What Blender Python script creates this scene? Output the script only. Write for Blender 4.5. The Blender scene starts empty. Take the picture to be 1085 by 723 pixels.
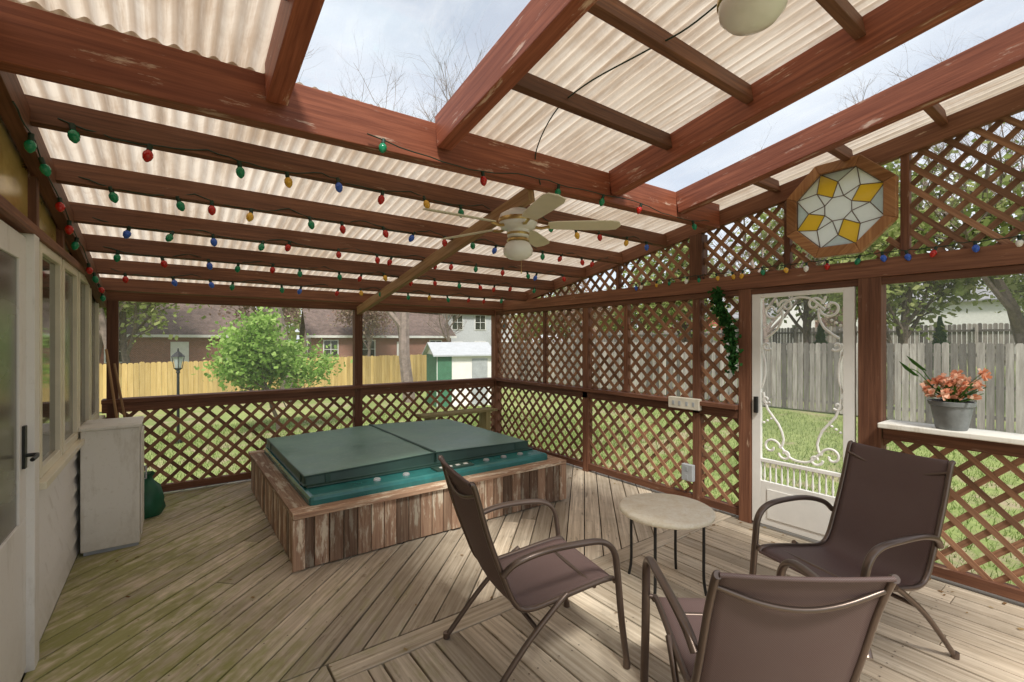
import bpy,math,random
from mathutils import Vector,Matrix
R=random.Random(11)
S=bpy.context.scene
COL=S.collection
V=Vector
# ---------------------------------------------------------------- materials
class NT:
    def __init__(s,name):
        s.m=bpy.data.materials.new(name); s.m.use_nodes=True
        s.t=s.m.node_tree; s.t.nodes.clear()
        s.out=s.t.nodes.new('ShaderNodeOutputMaterial')
    def n(s,typ,ins=None,**k):
        nd=s.t.nodes.new('ShaderNode'+typ)
        for a,b in k.items(): setattr(nd,a,b)
        for a,b in (ins or {}).items(): s.set(nd.inputs[a],b)
        return nd
    def set(s,sock,val):
        if isinstance(val,bpy.types.NodeSocket): s.t.links.new(val,sock)
        elif isinstance(val,(tuple,list)) and sock.type=='RGBA' and len(val)==3: sock.default_value=(*val,1)
        else: sock.default_value=val
    def ramp(s,fac,stops):
        r=s.n('ValToRGB',{0:fac}); e=r.color_ramp.elements
        while len(e)<len(stops): e.new(0.5)
        for i,(p,c) in enumerate(stops):
            e[i].position=p; e[i].color=(c,c,c,1) if isinstance(c,(int,float)) else (*c,1)
        return r.outputs[0]
    def mix(s,f,a,b,bt='MIX'):
        nd=s.n('Mix',data_type='RGBA',blend_type=bt)
        s.set(nd.inputs[0],f); s.set(nd.inputs[6],a); s.set(nd.inputs[7],b)
        return nd.outputs[2]
    def noise(s,vec,scale,detail=4,rough=.55):
        return s.n('TexNoise',{'Vector':vec,'Scale':scale,'Detail':detail,'Roughness':rough}).outputs[0]
    def mp(s,vec,scale): return s.n('Mapping',{'Vector':vec,'Scale':scale}).outputs[0]
    def bump(s,h,st,dist=.01): return s.n('Bump',{'Height':h,'Strength':st,'Distance':dist}).outputs[0]
    def pbr(s,**k):
        p=s.n('BsdfPrincipled'); 
        for a,b in k.items(): s.set(p.inputs[a.replace('_',' ')],b)
        return p.outputs[0]
    def fin(s,sh): s.t.links.new(sh,s.out.inputs[0]); return s.m

def wood(name,dark,light,wear=None,wearamt=.5,rough=.7,vary=.5,grain=(2.2,55,1),moss=None,bumps=.35):
    g=NT(name); uv=g.n('UVMap').outputs[0]; ob=g.n('NewGeometry').outputs['Position']
    n1=g.noise(g.mp(uv,grain),1,7,.62); n2=g.noise(g.mp(uv,(.9,9,1)),1,3)
    c=g.mix(g.ramp(n1,[(.32,0.),(.68,1.)]),dark,light)
    c=g.mix(g.ramp(n2,[(.35,.55),(.65,0.)]),c,dark)
    if wear:
        w=g.noise(g.mp(uv,(3,16,1)),1,8,.7)
        c=g.mix(g.ramp(w,[(wearamt,0.),(wearamt+.07,1.)]),c,wear)
    r=g.n('Attribute',attribute_name='rnd').outputs['Fac']
    k=g.n('MapRange',{'Value':r,'To Min':1-vary*.6,'To Max':1+vary*.5}).outputs[0]
    comb=g.n('CombineColor',{0:k,1:k,2:k}).outputs[0]
    c=g.mix(1.,c,comb,'MULTIPLY')
    if moss:
        x=g.n('SeparateXYZ',{0:ob})
        dx=g.n('MapRange',{'Value':x.outputs[0],'From Min':-.3,'From Max':2.2,'To Min':1.,'To Max':.0}).outputs[0]
        mm=g.noise(g.mp(ob,(1,1,1)),1.1,5,.65)
        m2=g.n('Math',{0:mm,1:dx},operation='MULTIPLY').outputs[0]
        fine=g.noise(g.mp(uv,(8,20,1)),1,4)
        m3=g.n('Math',{0:m2,1:fine},operation='MULTIPLY').outputs[0]
        c=g.mix(g.ramp(m3,[(.125,0.),(.28,.8)]),c,moss)
        dk=g.noise(ob,.9,5,.65)
        c=g.mix(g.ramp(dk,[(.50,0.),(.68,.5)]),c,(.20,.165,.12))
        sp=g.noise(g.mp(uv,(5,26,1)),1,4,.8)
        c=g.mix(g.ramp(sp,[(.61,0.),(.71,.6)]),c,(.14,.11,.08))
        sn=g.noise(ob,7,5,.75)
        c=g.mix(g.ramp(sn,[(.60,0.),(.72,.35)]),c,(.20,.165,.125))
    nb=g.bump(n1,bumps,.004)
    return g.fin(g.pbr(Base_Color=c,Roughness=rough,Normal=nb,Specular_IOR_Level=.3))
def plain(name,col,rough=.5,metal=0,var=.15,scale=6,bump=0,**k):
    g=NT(name); o=g.n('TexCoord').outputs['Object']
    n=g.noise(o,scale,5,.6)
    c=g.mix(g.ramp(n,[(.3,0.),(.7,1.)]),tuple(x*(1-var) for x in col),tuple(min(1,x*(1+var)) for x in col))
    a=dict(Base_Color=c,Roughness=rough,Metallic=metal,**k)
    if bump: a['Normal']=g.bump(g.noise(o,scale*12,3),bump,.003)
    return g.fin(g.pbr(**a))
def leaf(name,cols,trans=.4):
    g=NT(name); r=g.n('Attribute',attribute_name='rnd').outputs['Fac']
    c=g.ramp(r,[(i/(len(cols)-1),x) for i,x in enumerate(cols)])
    d=g.n('BsdfDiffuse',{0:c}).outputs[0]; t=g.n('BsdfTranslucent',{0:c}).outputs[0]
    return g.fin(g.n('MixShader',{0:trans,1:d,2:t}).outputs[0])
def grimy(name,col,dirt,amt=.55,rough=.5,zfade=None):
    g=NT(name); o=g.n('NewGeometry').outputs['Position']
    n=g.noise(g.mp(o,(6,6,1.6)),1,6,.7); f=g.noise(o,45,3,.6)
    c=g.mix(g.ramp(n,[(amt,0.),(amt+.22,.75)]),col,dirt)
    c=g.mix(g.ramp(f,[(.6,0.),(.75,.3)]),c,dirt)
    z=g.n('SeparateXYZ',{0:o}).outputs[2]
    zz=g.n('MapRange',{'Value':z,'From Min':0.,'From Max':.35,'To Min':.6,'To Max':0.}).outputs[0]
    zn=g.n('Math',{0:zz,1:g.ramp(g.noise(o,9,5,.7),[(.3,.3),(.7,1.)])},operation='MULTIPLY').outputs[0]
    c=g.mix(zn,c,dirt)
    return g.fin(g.pbr(Base_Color=c,Roughness=rough))

M={}
M['beam']=wood('red_stained_wood',(.19,.052,.027),(.46,.15,.08),wear=(.64,.43,.33),wearamt=.585,rough=.5,vary=.4)
M['purlin']=wood('brown_stained_wood',(.095,.038,.021),(.27,.115,.062),wear=(.38,.25,.17),wearamt=.63,rough=.6)
M['tan']=wood('weathered_tan_wood',(.27,.145,.065),(.54,.35,.19),rough=.7)
M['post']=wood('dark_brown_wood',(.115,.046,.026),(.29,.13,.072),wear=(.42,.29,.20),wearamt=.62,rough=.65)
M['lat']=wood('lattice_wood',(.19,.092,.052),(.45,.245,.14),rough=.7,vary=.7)
M['deck']=wood('weathered_deck_wood',(.38,.305,.22),(.80,.70,.56),wear=(.29,.235,.17),wearamt=.60,rough=.7,vary=.55,grain=(1.6,44,1),moss=(.27,.28,.07),bumps=.7)
M['joist']=plain('dark_joist',(.03,.025,.02),.9)
M['skirt']=wood('tub_skirt_wood',(.20,.11,.07),(.50,.34,.23),wear=(.56,.48,.37),wearamt=.52,rough=.75,vary=1.0)
M['ygf']=wood('yellow_pine',(.50,.34,.12),(.72,.53,.24),rough=.8,vary=.4,grain=(1,12,1))
M['grayf']=wood('grey_weathered_wood',(.18,.16,.145),(.41,.38,.35),wear=(.11,.10,.09),wearamt=.62,rough=.85,vary=1.0,grain=(1.4,16,1))
M['bench']=wood('bench_wood',(.34,.28,.12),(.52,.46,.24),rough=.75)
M['white']=grimy('white_paint',(.80,.78,.74),(.46,.42,.34),.57,.45)
M['cabinet']=grimy('old_white_paint',(.77,.74,.67),(.42,.36,.26),.53,.5)
M['trimw']=plain('white_enamel',(.80,.78,.74),.4,var=.05)
M['cream']=plain('cream_enamel',(.76,.70,.54),.35,var=.08)
M['iron']=plain('bronze_metal',(.16,.12,.10),.30,.75,var=.1)
M['black']=plain('black_metal',(.02,.02,.02),.4,.3)
M['brass']=plain('aged_brass',(.50,.35,.14),.3,.9)
def m_vinyl():
    g=NT('green_vinyl'); o=g.n('NewGeometry').outputs['Position']
    a=g.noise(o,2.4,6,.65); b=g.noise(o,22,4,.7)
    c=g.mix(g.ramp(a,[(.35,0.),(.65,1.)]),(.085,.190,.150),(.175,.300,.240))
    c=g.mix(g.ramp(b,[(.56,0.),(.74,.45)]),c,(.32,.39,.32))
    rg=g.ramp(a,[(.3,.28),(.7,.5)])
    return g.fin(g.pbr(Base_Color=c,Roughness=rg,Normal=g.bump(g.noise(o,5,5,.6),.35,.02)))
M['vinyl']=m_vinyl()
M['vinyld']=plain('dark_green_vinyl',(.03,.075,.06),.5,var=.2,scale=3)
M['teal']=plain('teal_acrylic',(.03,.17,.165),.22,var=.35,scale=3)
M['grey']=plain('grey_plastic',(.36,.38,.39),.4)
M['wire']=plain('dark_green_wire',(.01,.03,.015),.6)
M['red']=plain('red_bulb',(.48,.018,.012),.12)
M['green']=plain('green_bulb',(.01,.22,.10),.12)
M['yel']=plain('yellow_bulb',(.75,.42,.05),.2)
M['blue']=plain('blue_bulb',(.04,.12,.55),.2)
M['shingle']=plain('brown_shingle',(.14,.10,.085),.9,var=.35,scale=3)
M['shingle2']=plain('grey_shingle',(.24,.24,.25),.9,var=.3,scale=3)
M['sidingw']=plain('pale_siding',(.66,.66,.64),.7,var=.08)
M['sidingb']=plain('grey_siding',(.44,.46,.48),.7,var=.08)
M['redbarn']=plain('red_siding',(.32,.08,.06),.8,var=.2)
M['greenshed']=plain('green_siding',(.05,.16,.09),.7)
M['bark']=plain('bark',(.14,.11,.085),.95,var=.4,scale=8)
M['twig']=plain('twig_bark',(.21,.165,.14),.95,var=.3,scale=8)
M['pot']=plain('grey_pot',(.17,.18,.18),.55,var=.2,scale=20)
M['soil']=plain('soil',(.04,.025,.015),.95)
M['frosted']=plain('frosted_glass',(.86,.84,.78),.2,var=.03)
M['handle']=plain('pale_plastic',(.60,.56,.46),.5)
M['bag']=plain('green_bag',(.01,.10,.05),.5,var=.3)
M['leafb']=leaf('bright_leaves',[(.14,.27,.05),(.28,.45,.10),(.44,.60,.20)],.45)
M['leafm']=leaf('spring_leaves',[(.17,.22,.06),(.31,.37,.13),(.45,.47,.22)],.45)
M['leafp']=leaf('pink_buds',[(.25,.15,.12),(.38,.26,.22),(.42,.36,.25)],.4)
M['everg']=leaf('evergreen_needles',[(.03,.09,.03),(.06,.16,.05),(.10,.22,.08)],.2)
M['ivy']=leaf('ivy_leaves',[(.015,.05,.015),(.03,.10,.025),(.06,.16,.05)],.15)
M['petal']=leaf('coral_petals',[(.70,.26,.14),(.80,.40,.26),(.82,.58,.44)],.3)
M['stem']=leaf('plant_stems',[(.03,.08,.02),(.07,.14,.03),(.1,.18,.05)],.2)
M['dryleaf']=leaf('dry_leaves',[(.14,.07,.03),(.28,.17,.08),(.38,.28,.14)],.2)
M['grassb']=leaf('grass_blades',[(.11,.16,.04),(.18,.26,.07),(.29,.36,.13)],.4)

def m_brick():
    g=NT('red_brick'); o=g.n('TexCoord').outputs['Object']
    b=g.n('TexBrick',{'Vector':g.n('Mapping',{'Vector':o,'Rotation':(math.pi/2,0,0)}).outputs[0],'Color1':(.30,.12,.085),'Color2':(.22,.09,.065),'Mortar':(.38,.33,.28),'Scale':4.})
    return g.fin(g.pbr(Base_Color=b.outputs[0],Roughness=.9))
M['brick']=m_brick()
def m_glass_dark():
    g=NT('window_glass'); o=g.n('TexCoord').outputs['Object']
    c=g.mix(g.ramp(g.noise(o,1.4,3),[(.35,0.),(.65,1.)]),(.02,.024,.022),(.07,.075,.06))
    return g.fin(g.pbr(Base_Color=c,Roughness=.06,Specular_IOR_Level=.6))
M['glass']=m_glass_dark()
def m_screen():
    g=NT('window_screen'); o=g.n('TexCoord').outputs['Object']
    c=g.mix(g.ramp(g.noise(g.mp(o,(1,.8,3)),1.6,3),[(.35,0.),(.65,1.)]),(.09,.09,.075),(.20,.19,.15))
    return g.fin(g.pbr(Base_Color=c,Roughness=.22))
M['screen']=m_screen()
def m_fly():
    g=NT('insect_screen'); 
    tr=g.n('BsdfTransparent',{0:(1,1,1,1)}).outputs[0]; df=g.n('BsdfDiffuse',{0:(.55,.56,.55,1)}).outputs[0]; tl=g.n('BsdfTranslucent',{0:(.6,.6,.58,1)}).outputs[0]
    m=g.n('MixShader',{0:.5,1:df,2:tl}).outputs[0]
    return g.fin(g.n('MixShader',{0:.13,1:tr,2:m}).outputs[0])
M['fly']=m_fly()
def m_gold():
    g=NT('amber_plastic_panel'); o=g.n('TexCoord').outputs['Object']
    c=g.mix(g.ramp(g.noise(g.mp(o,(1,1,2)),3,4),[(.3,0.),(.7,1.)]),(.38,.25,.06),(.70,.53,.18))
    return g.fin(g.pbr(Base_Color=c,Roughness=.2,Metallic=.2))
M['gold']=m_gold()
def m_roof():
    g=NT('corrugated_fibreglass'); o=g.n('NewGeometry').outputs['Position']
    a=g.noise(g.mp(o,(2.5,.6,1)),1,5,.6); b=g.noise(g.mp(o,(14,1.0,1)),1,6,.75); d0=g.noise(g.mp(o,(1.2,3,1)),1,5,.7)
    c=g.mix(g.ramp(a,[(.3,0.),(.7,1.)]),(.62,.51,.39),(.88,.80,.69))
    c=g.mix(g.ramp(b,[(.46,0.),(.66,.75)]),c,(.40,.28,.18))
    c=g.mix(g.ramp(d0,[(.50,0.),(.70,.55)]),c,(.47,.34,.23))
    sx=g.n('SeparateXYZ',{0:o}).outputs[0]
    ph=g.n('Math',{0:sx,1:2*math.pi/.068},operation='MULTIPLY').outputs[0]
    sn=g.n('Math',{0:ph},operation='SINE').outputs[0]
    gr=g.n('Math',{0:sn,1:g.noise(g.mp(o,(2,.8,1)),1,4,.6)},operation='MULTIPLY').outputs[0]
    c=g.mix(g.ramp(gr,[(.05,0.),(.5,.65)]),c,(.36,.255,.17))
    d=g.n('BsdfDiffuse',{0:c}).outputs[0]; t=g.n('BsdfTranslucent',{0:c}).outputs[0]
    gl=g.n('BsdfGlossy',{0:(.9,.9,.9,1),1:.3}).outputs[0]
    m=g.n('MixShader',{0:.60,1:d,2:t}).outputs[0]
    return g.fin(g.n('MixShader',{0:.05,1:m,2:gl}).outputs[0])
M['roof']=m_roof()
def m_clear():
    g=NT('clear_polycarbonate'); o=g.n('NewGeometry').outputs['Position']
    d=g.ramp(g.noise(g.mp(o,(6,1.5,1)),1,5,.7),[(.5,.02),(.75,.14)])
    tr=g.n('BsdfTransparent',{0:(.95,.97,.98,1)}).outputs[0]
    df=g.n('BsdfTranslucent',{0:(.7,.7,.68,1)}).outputs[0]; gl=g.n('BsdfGlossy',{0:(1,1,1,1),1:.05}).outputs[0]
    m=g.n('MixShader',{0:d,1:tr,2:df}).outputs[0]
    return g.fin(g.n('MixShader',{0:.04,1:m,2:gl}).outputs[0])
M['clear']=m_clear()
def m_ground():
    g=NT('lawn'); o=g.n('NewGeometry').outputs['Position']
    a=g.noise(o,.35,5,.6); b=g.noise(o,9,4,.7); e=g.noise(o,.9,6,.7)
    c=g.mix(g.ramp(a,[(.35,0.),(.65,1.)]),(.17,.22,.06),(.29,.34,.11))
    c=g.mix(g.ramp(b,[(.35,.5),(.6,0.)]),c,(.10,.14,.04))
    c=g.mix(g.ramp(e,[(.52,0.),(.64,.8)]),c,(.34,.26,.18))
    return g.fin(g.pbr(Base_Color=c,Roughness=.95,Normal=g.bump(b,.8,.05)))
M['lawn']=m_ground()
def m_sling():
    g=NT('sling_mesh_fabric'); o=g.n('UVMap').outputs[0]
    w=g.n('TexChecker',{'Vector':o,'Color1':(.110,.066,.062,1),'Color2':(.20,.130,.120,1),'Scale':260.}).outputs[0]
    n=g.noise(o,5,4); c=g.mix(g.ramp(n,[(.3,0.),(.7,.4)]),w,(.18,.128,.115))
    d=g.pbr(Base_Color=c,Roughness=.55); t=g.n('BsdfTranslucent',{0:c}).outputs[0]
    return g.fin(g.n('MixShader',{0:.2,1:d,2:t}).outputs[0])
M['sling']=m_sling()
def m_stone():
    g=NT('travertine'); o=g.n('TexCoord').outputs['Object']
    c=g.mix(g.ramp(g.noise(o,14,8,.75),[(.35,0.),(.6,1.)]),(.78,.68,.50),(.90,.84,.70))
    c=g.mix(g.ramp(g.noise(o,90,2),[(.62,0.),(.7,.5)]),c,(.60,.49,.34))
    return g.fin(g.pbr(Base_Color=c,Roughness=.45))
M['stone']=m_stone()
def m_sg(name,col,lo=.8):
    g=NT(name); o=g.n('TexCoord').outputs['Object']
    c=g.mix(g.noise(o,40,3),tuple(x*lo for x in col),col)
    d=g.pbr(Base_Color=c,Roughness=.1); t=g.n('BsdfTranslucent',{0:c}).outputs[0]
    tr=g.n('BsdfTransparent',{0:c}).outputs[0]
    m=g.n('MixShader',{0:.62,1:d,2:t}).outputs[0]
    return g.fin(g.n('MixShader',{0:.12,1:m,2:tr}).outputs[0])
M['sgw']=m_sg('opal_glass',(.95,.96,.95),.95); M['sgy']=m_sg('amber_glass',(.96,.74,.14),.9); M['sgg']=m_sg('clear_textured_glass',(.82,.88,.88))
# ---------------------------------------------------------------- mesh builder
class MB:
    def __init__(s): s.v=[];s.f=[];s.uv=[];s.mi=[];s.r=[]
    def face(s,idx,uvs=None,mi=0,r=.5):
        s.f.append(idx); s.uv.append(uvs or [(s.v[i][0],s.v[i][1]) for i in idx]); s.mi.append(mi); s.r.append(r)
    def beam(s,p0,p1,w,h,up=(0,0,1),mi=0,r=None):
        p0=V(p0);p1=V(p1);a=(p1-p0);L=a.length
        if L<1e-5: return
        a/=L; up=V(up); sd=a.cross(up)
        if sd.length<1e-4: sd=a.cross(V((1,0,0)))
        sd.normalize(); u2=sd.cross(a)
        if r is None: r=R.random()
        o=R.random()*37; q=R.random()*19
        b=len(s.v)
        for p in (p0,p1):
            for (i,j) in ((-1,-1),(1,-1),(1,1),(-1,1)):
                s.v.append(tuple(p+sd*(i*w/2)+u2*(j*h/2)))
        dims=[w,h,w,h]; acc=q
        for k in range(4):
            k2=(k+1)%4
            s.face([b+k,b+k2,b+4+k2,b+4+k],[(o,acc),(o,acc+dims[k]),(o+L,acc+dims[k]),(o+L,acc)],mi,r)
            acc+=dims[k]
        s.face([b+3,b+2,b+1,b],[(o,q),(o,q+w),(o+h,q+w),(o+h,q)],mi,r)
        s.face([b+4,b+5,b+6,b+7],[(o,q),(o,q+w),(o+h,q+w),(o+h,q)],mi,r)
    def box(s,x0,x1,y0,y1,z0,z1,mi=0,r=None):
        dx,dy,dz=x1-x0,y1-y0,z1-z0; cx,cy,cz=(x0+x1)/2,(y0+y1)/2,(z0+z1)/2
        if dx>=dy and dx>=dz: s.beam((x0,cy,cz),(x1,cy,cz),dy,dz,mi=mi,r=r)
        elif dy>=dz: s.beam((cx,y0,cz),(cx,y1,cz),dx,dz,mi=mi,r=r)
        else: s.beam((cx,cy,z0),(cx,cy,z1),dy,dx,up=(1,0,0),mi=mi,r=r)
    def tube(s,pts,rad,n=10,mi=0,caps=True,flat=1.0,r=None):
        pts=[V(p) for p in pts]; 
        if not isinstance(rad,(list,tuple)): rad=[rad]*len(pts)
        if r is None: r=R.random()
        b=len(s.v); nrm=None; acc=0
        for i,p in enumerate(pts):
            t=(pts[min(i+1,len(pts)-1)]-pts[max(i-1,0)]).normalized()
            if nrm is None:
                nrm=t.cross(V((0,0,1)) if abs(t.z)<.9 else V((1,0,0))).normalized()
            else:
                nrm=(nrm-t*nrm.dot(t)); nrm.normalize()
            bn=t.cross(nrm)
            for k in range(n):
                a=2*math.pi*k/n
                s.v.append(tuple(p+nrm*(math.cos(a)*rad[i]*flat)+bn*(math.sin(a)*rad[i])))
        for i in range(len(pts)-1):
            L=(pts[i+1]-pts[i]).length
            for k in range(n):
                k2=(k+1)%n; c=b+i*n
                s.face([c+k,c+k2,c+n+k2,c+n+k],[(acc,k*.01),(acc,k*.01+.01),(acc+L,k*.01+.01),(acc+L,k*.01)],mi,r)
            acc+=L
        if caps and n>2:
            s.face([b+k for k in range(n)][::-1],None,mi,r); e=b+(len(pts)-1)*n
            s.face([e+k for k in range(n)],None,mi,r)
    def lathe(s,prof,c=(0,0,0),n=24,mi=0,r=.5,M4=None):
        b=len(s.v); c=V(c)
        for (rr,z) in prof:
            for k in range(n):
                a=2*math.pi*k/n; p=V((math.cos(a)*rr,math.sin(a)*rr,z))
                if M4: p=M4@p
                s.v.append(tuple(c+p))
        for i in range(len(prof)-1):
            for k in range(n):
                k2=(k+1)%n; q=b+i*n
                s.face([q+k,q+k2,q+n+k2,q+n+k],None,mi,r)
    def prism(s,poly,z0,z1,mi=0,r=.5,ax=None,uvf=None):
        ax=ax or (lambda x,y,z:(x,y,z)); n=len(poly); b=len(s.v)
        uvf=uvf or (lambda x,y:(x,y))
        for z in (z0,z1):
            for x,y in poly: s.v.append(tuple(ax(x,y,z)))
        s.face([b+i for i in range(n)][::-1],[uvf(*poly[i]) for i in range(n)][::-1],mi,r)
        s.face([b+n+i for i in range(n)],[uvf(*poly[i]) for i in range(n)],mi,r)
        for i in range(n):
            j=(i+1)%n
            s.face([b+i,b+j,b+n+j,b+n+i],[uvf(*poly[i]),uvf(*poly[j]),uvf(*poly[j]),uvf(*poly[i])],mi,r)
    def quad(s,c,a,b2,mi=0,r=None):
        if r is None: r=R.random()
        b=len(s.v); c=V(c)
        for i,j in ((-1,-1),(1,-1),(1,1),(-1,1)): s.v.append(tuple(c+a*i+b2*j))
        s.f.append([b,b+1,b+2,b+3]); s.uv.append([(0,0),(1,0),(1,1),(0,1)]); s.mi.append(mi); s.r.append(r)
    def mesh(s,name,mats,smooth=False):
        me=bpy.data.meshes.new(name); me.from_pydata(s.v,[],s.f)
        ul=me.uv_layers.new(name='UVMap'); flat=[c for f in s.uv for p in f for c in p]
        ul.data.foreach_set('uv',flat)
        at=me.attributes.new('rnd','FLOAT','FACE'); at.data.foreach_set('value',s.r)
        me.polygons.foreach_set('material_index',s.mi)
        for m in mats: me.materials.append(M[m] if isinstance(m,str) else m)
        if smooth: me.polygons.foreach_set('use_smooth',[True]*len(s.f))
        me.update(); return me
    def make(s,name,mats,parent=None,bevel=0,smooth=False,loc=None,rot=None):
        ob=bpy.data.objects.new(name,s.mesh(name,mats,smooth)); COL.objects.link(ob)
        if parent: ob.parent=parent
        if loc: ob.location=loc
        if rot is not None: ob.rotation_euler=(0,0,rot)
        if bevel:
            b=ob.modifiers.new('bevel','BEVEL'); b.width=bevel; b.segments=2; b.limit_method='ANGLE'
        if smooth:
            e=ob.modifiers.new('es','EDGE_SPLIT'); e.split_angle=math.radians(50)
        return ob
def empty(name,loc=(0,0,0),rot=0):
    e=bpy.data.objects.new(name,None); e.location=loc; e.rotation_euler=(0,0,rot); COL.objects.link(e); return e
def cr(pts,k=6):
    P=[V(p) for p in pts]; out=[]
    for i in range(len(P)-1):
        p0=P[max(i-1,0)];p1=P[i];p2=P[i+1];p3=P[min(i+2,len(P)-1)]
        for j in range(k):
            t=j/k
            out.append(.5*((2*p1)+(p2-p0)*t+(2*p0-5*p1+4*p2-p3)*t*t+(3*p1-p0-3*p2+p3)*t**3))
    out.append(P[-1]); return out
# ---------------------------------------------------------------- dimensions
XL,XR,YF,YB=-.56,4.11,6.05,-1.8
SL=.169
def zr(y): return 3.138-SL*y
# ---------------------------------------------------------------- deck
def clip(poly,nx,ny,c):
    out=[]
    for i in range(len(poly)):
        a=poly[i];b=poly[(i+1)%len(poly)]
        da=a[0]*nx+a[1]*ny-c; db=b[0]*nx+b[1]*ny-c
        if da<=0: out.append(a)
        if (da<0<db) or (db<0<da):
            t=da/(da-db); out.append((a[0]+(b[0]-a[0])*t,a[1]+(b[1]-a[1])*t))
    return out
deck=empty('wooden_deck')
def boards(name,region,ang,pitch=.142,gap=.010):
    mb=MB(); dx,dy=math.cos(ang),math.sin(ang); nx,ny=-dy,dx
    cs=[p[0]*nx+p[1]*ny for p in region]; k=math.floor(min(cs)/pitch)
    while k*pitch<max(cs):
        g2=gap*R.uniform(.75,1.25)
        lo=k*pitch+g2/2;hi=(k+1)*pitch-g2/2
        pl=clip(clip(region,nx,ny,hi),-nx,-ny,-lo)
        if len(pl)>2:
            ts=[p[0]*dx+p[1]*dy for p in pl]; t0,t1=min(ts),max(ts)
            cuts=[t0-1]; 
            if t1-t0>3.6: cuts.append(t0+R.uniform(1.2,t1-t0-1.2))
            cuts.append(t1+1)
            for a,b in zip(cuts[:-1],cuts[1:]):
                q=clip(clip(pl,dx,dy,b-.002),-dx,-dy,-(a+.002))
                if len(q)>2:
                    o=R.random()*40;w=R.random()*20; dz=R.uniform(-.002,.002)
                    mb.prism(q,-.036+dz,dz,0,R.random(),uvf=lambda x,y,o=o,w=w:(x*dx+y*dy+o,x*nx+y*ny+w))
        k+=1
    return mb.make(name,['deck'],deck,bevel=.0035)
XS,YS=.78,2.25
boards('diagonal_boards_far',[(XL,YS+.16),(XR+.12,YS+.16),(XR+.12,YF+.1),(XL,YF+.1)],math.radians(45))
boards('diagonal_boards_near',[(XL,YB),(XS-.16,YB),(XS-.16,YS+.153),(XL,YS+.153)],math.radians(45))
boards('straight_boards',[(XS,YB),(XR+.12,YB),(XR+.12,YS),(XS,YS)],math.radians(90))
mb=MB(); mb.box(XS-.15,XR+.12,YS+.006,YS+.148,-.034,.003); mb.box(XS-.151,XS-.008,YB,YS,-.034,.002)
mb.make('border_boards',['deck'],deck,bevel=.0035)
mb=MB()
for i in range(16): mb.box(XL,XR+.1,YB+.05+i*.5,YB+.09+i*.5,-.2,-.045)
mb.box(XL,XR+.12,YB,YF+.1,-.24,-.205)
mb.box(XR+.12,XR+.16,YB,YF+.14,-.28,-.002); mb.box(XL,XR+.12,YF+.1,YF+.14,-.28,-.002)
for x in (0,2,4.1):
    for y in (-1.6,2,6): mb.box(x-.06,x+.06,y-.06,y+.06,-.62,-.24)
mb.make('joists',['joist'],deck)
mb=MB()
for i in range(16):
    yj=YB+.07+i*.5
    for k in range(-60,80):
        for off in (.03,.112):
            c=k*.142+off; x=yj-c*math.sqrt(2)
            if XL+.05<x<XR and (yj>YS+.2 or x<XS-.2):
                b=len(mb.v); x+=R.uniform(-.008,.008); yy=yj+R.uniform(-.01,.01)
                for q in range(5): mb.v.append((x+.0048*math.cos(q*1.257),yy+.0048*math.sin(q*1.257),.0028))
                mb.face(list(range(b,b+5)))
    for k in range(0,30):
        for off in (.03,.112):
            x=k*.142+off
            if XS+.05<x<XR and yj<YS-.03:
                b=len(mb.v); yy=yj+R.uniform(-.01,.01)
                for q in range(5): mb.v.append((x+.0048*math.cos(q*1.257),yy+.0048*math.sin(q*1.257),.0028))
                mb.face(list(range(b,b+5)))
mb.make('nail_heads',['iron'],deck)
mb=MB()
for i in range(150):
    if i<90: x=XR-abs(R.gauss(0,.25)); y=R.uniform(0,5.8)
    else: x=R.uniform(-.4,3.9); y=R.uniform(1.,5.9)
    if .6<x<3.25 and 3.4<y<5.8: continue
    a=R.uniform(0,6.28); d=V((math.cos(a),math.sin(a),R.uniform(-.15,.15))); b=V((-math.sin(a),math.cos(a),R.uniform(-.3,.3)))
    s=R.uniform(.006,.015); mb.quad((x,y,.009),d*s,b*s*.5)
mb.make('fallen_leaves',['dryleaf'])
# ---------------------------------------------------------------- lattice
def lattice(mb,poly,ax,sp=.118,w=.036,t=.008,mi=0):
    nrm=V(ax(0,0,1))-V(ax(0,0,0))
    for sgn,dep in ((1,-.0045),(-1,.0045)):
        d=(1/math.sqrt(2),sgn/math.sqrt(2)); n=(-d[1],d[0])
        cs=[p[0]*n[0]+p[1]*n[1] for p in poly]
        c0=math.ceil(min(cs)/sp)*sp
        while c0<max(cs):
            c=c0+R.uniform(-.003,.003)
            ts=[]
            for i in range(len(poly)):
                a=poly[i];b=poly[(i+1)%len(poly)]
                da=a[0]*n[0]+a[1]*n[1]-c; db=b[0]*n[0]+b[1]*n[1]-c
                if da*db<0:
                    k=da/(da-db); x=a[0]+(b[0]-a[0])*k; y=a[1]+(b[1]-a[1])*k
                    ts.append(x*d[0]+y*d[1])
            if len(ts)>=2 and max(ts)-min(ts)>.03:
                a,b=min(ts),max(ts)
                mb.beam(ax(d[0]*a+n[0]*c,d[1]*a+n[1]*c,dep),ax(d[0]*b+n[0]*c,d[1]*b+n[1]*c,dep),w,t,up=nrm,mi=mi)
            c0+=sp
axR=lambda u,v,d:(XR+.045+d,u,v)
axF=lambda u,v,d:(u,YF+.045+d,v)
def rect(a,b,c,d): return [(a,c),(b,c),(b,d),(a,d)]
HB,HT=2.06,2.19
rw=empty('lattice_wall')
mb=MB()
def rpost(y,w,z0,z1,t=.09): mb.box(XR+.045-t/2,XR+.045+t/2,y-w/2,y+w/2,z0,z1)
rpost(YF+.045,.12,0,zr(YF)-.02,.12)
rpost(2.12,.11,0,HB,.11); rpost(1.205,.14,0,HB,.12)
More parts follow.
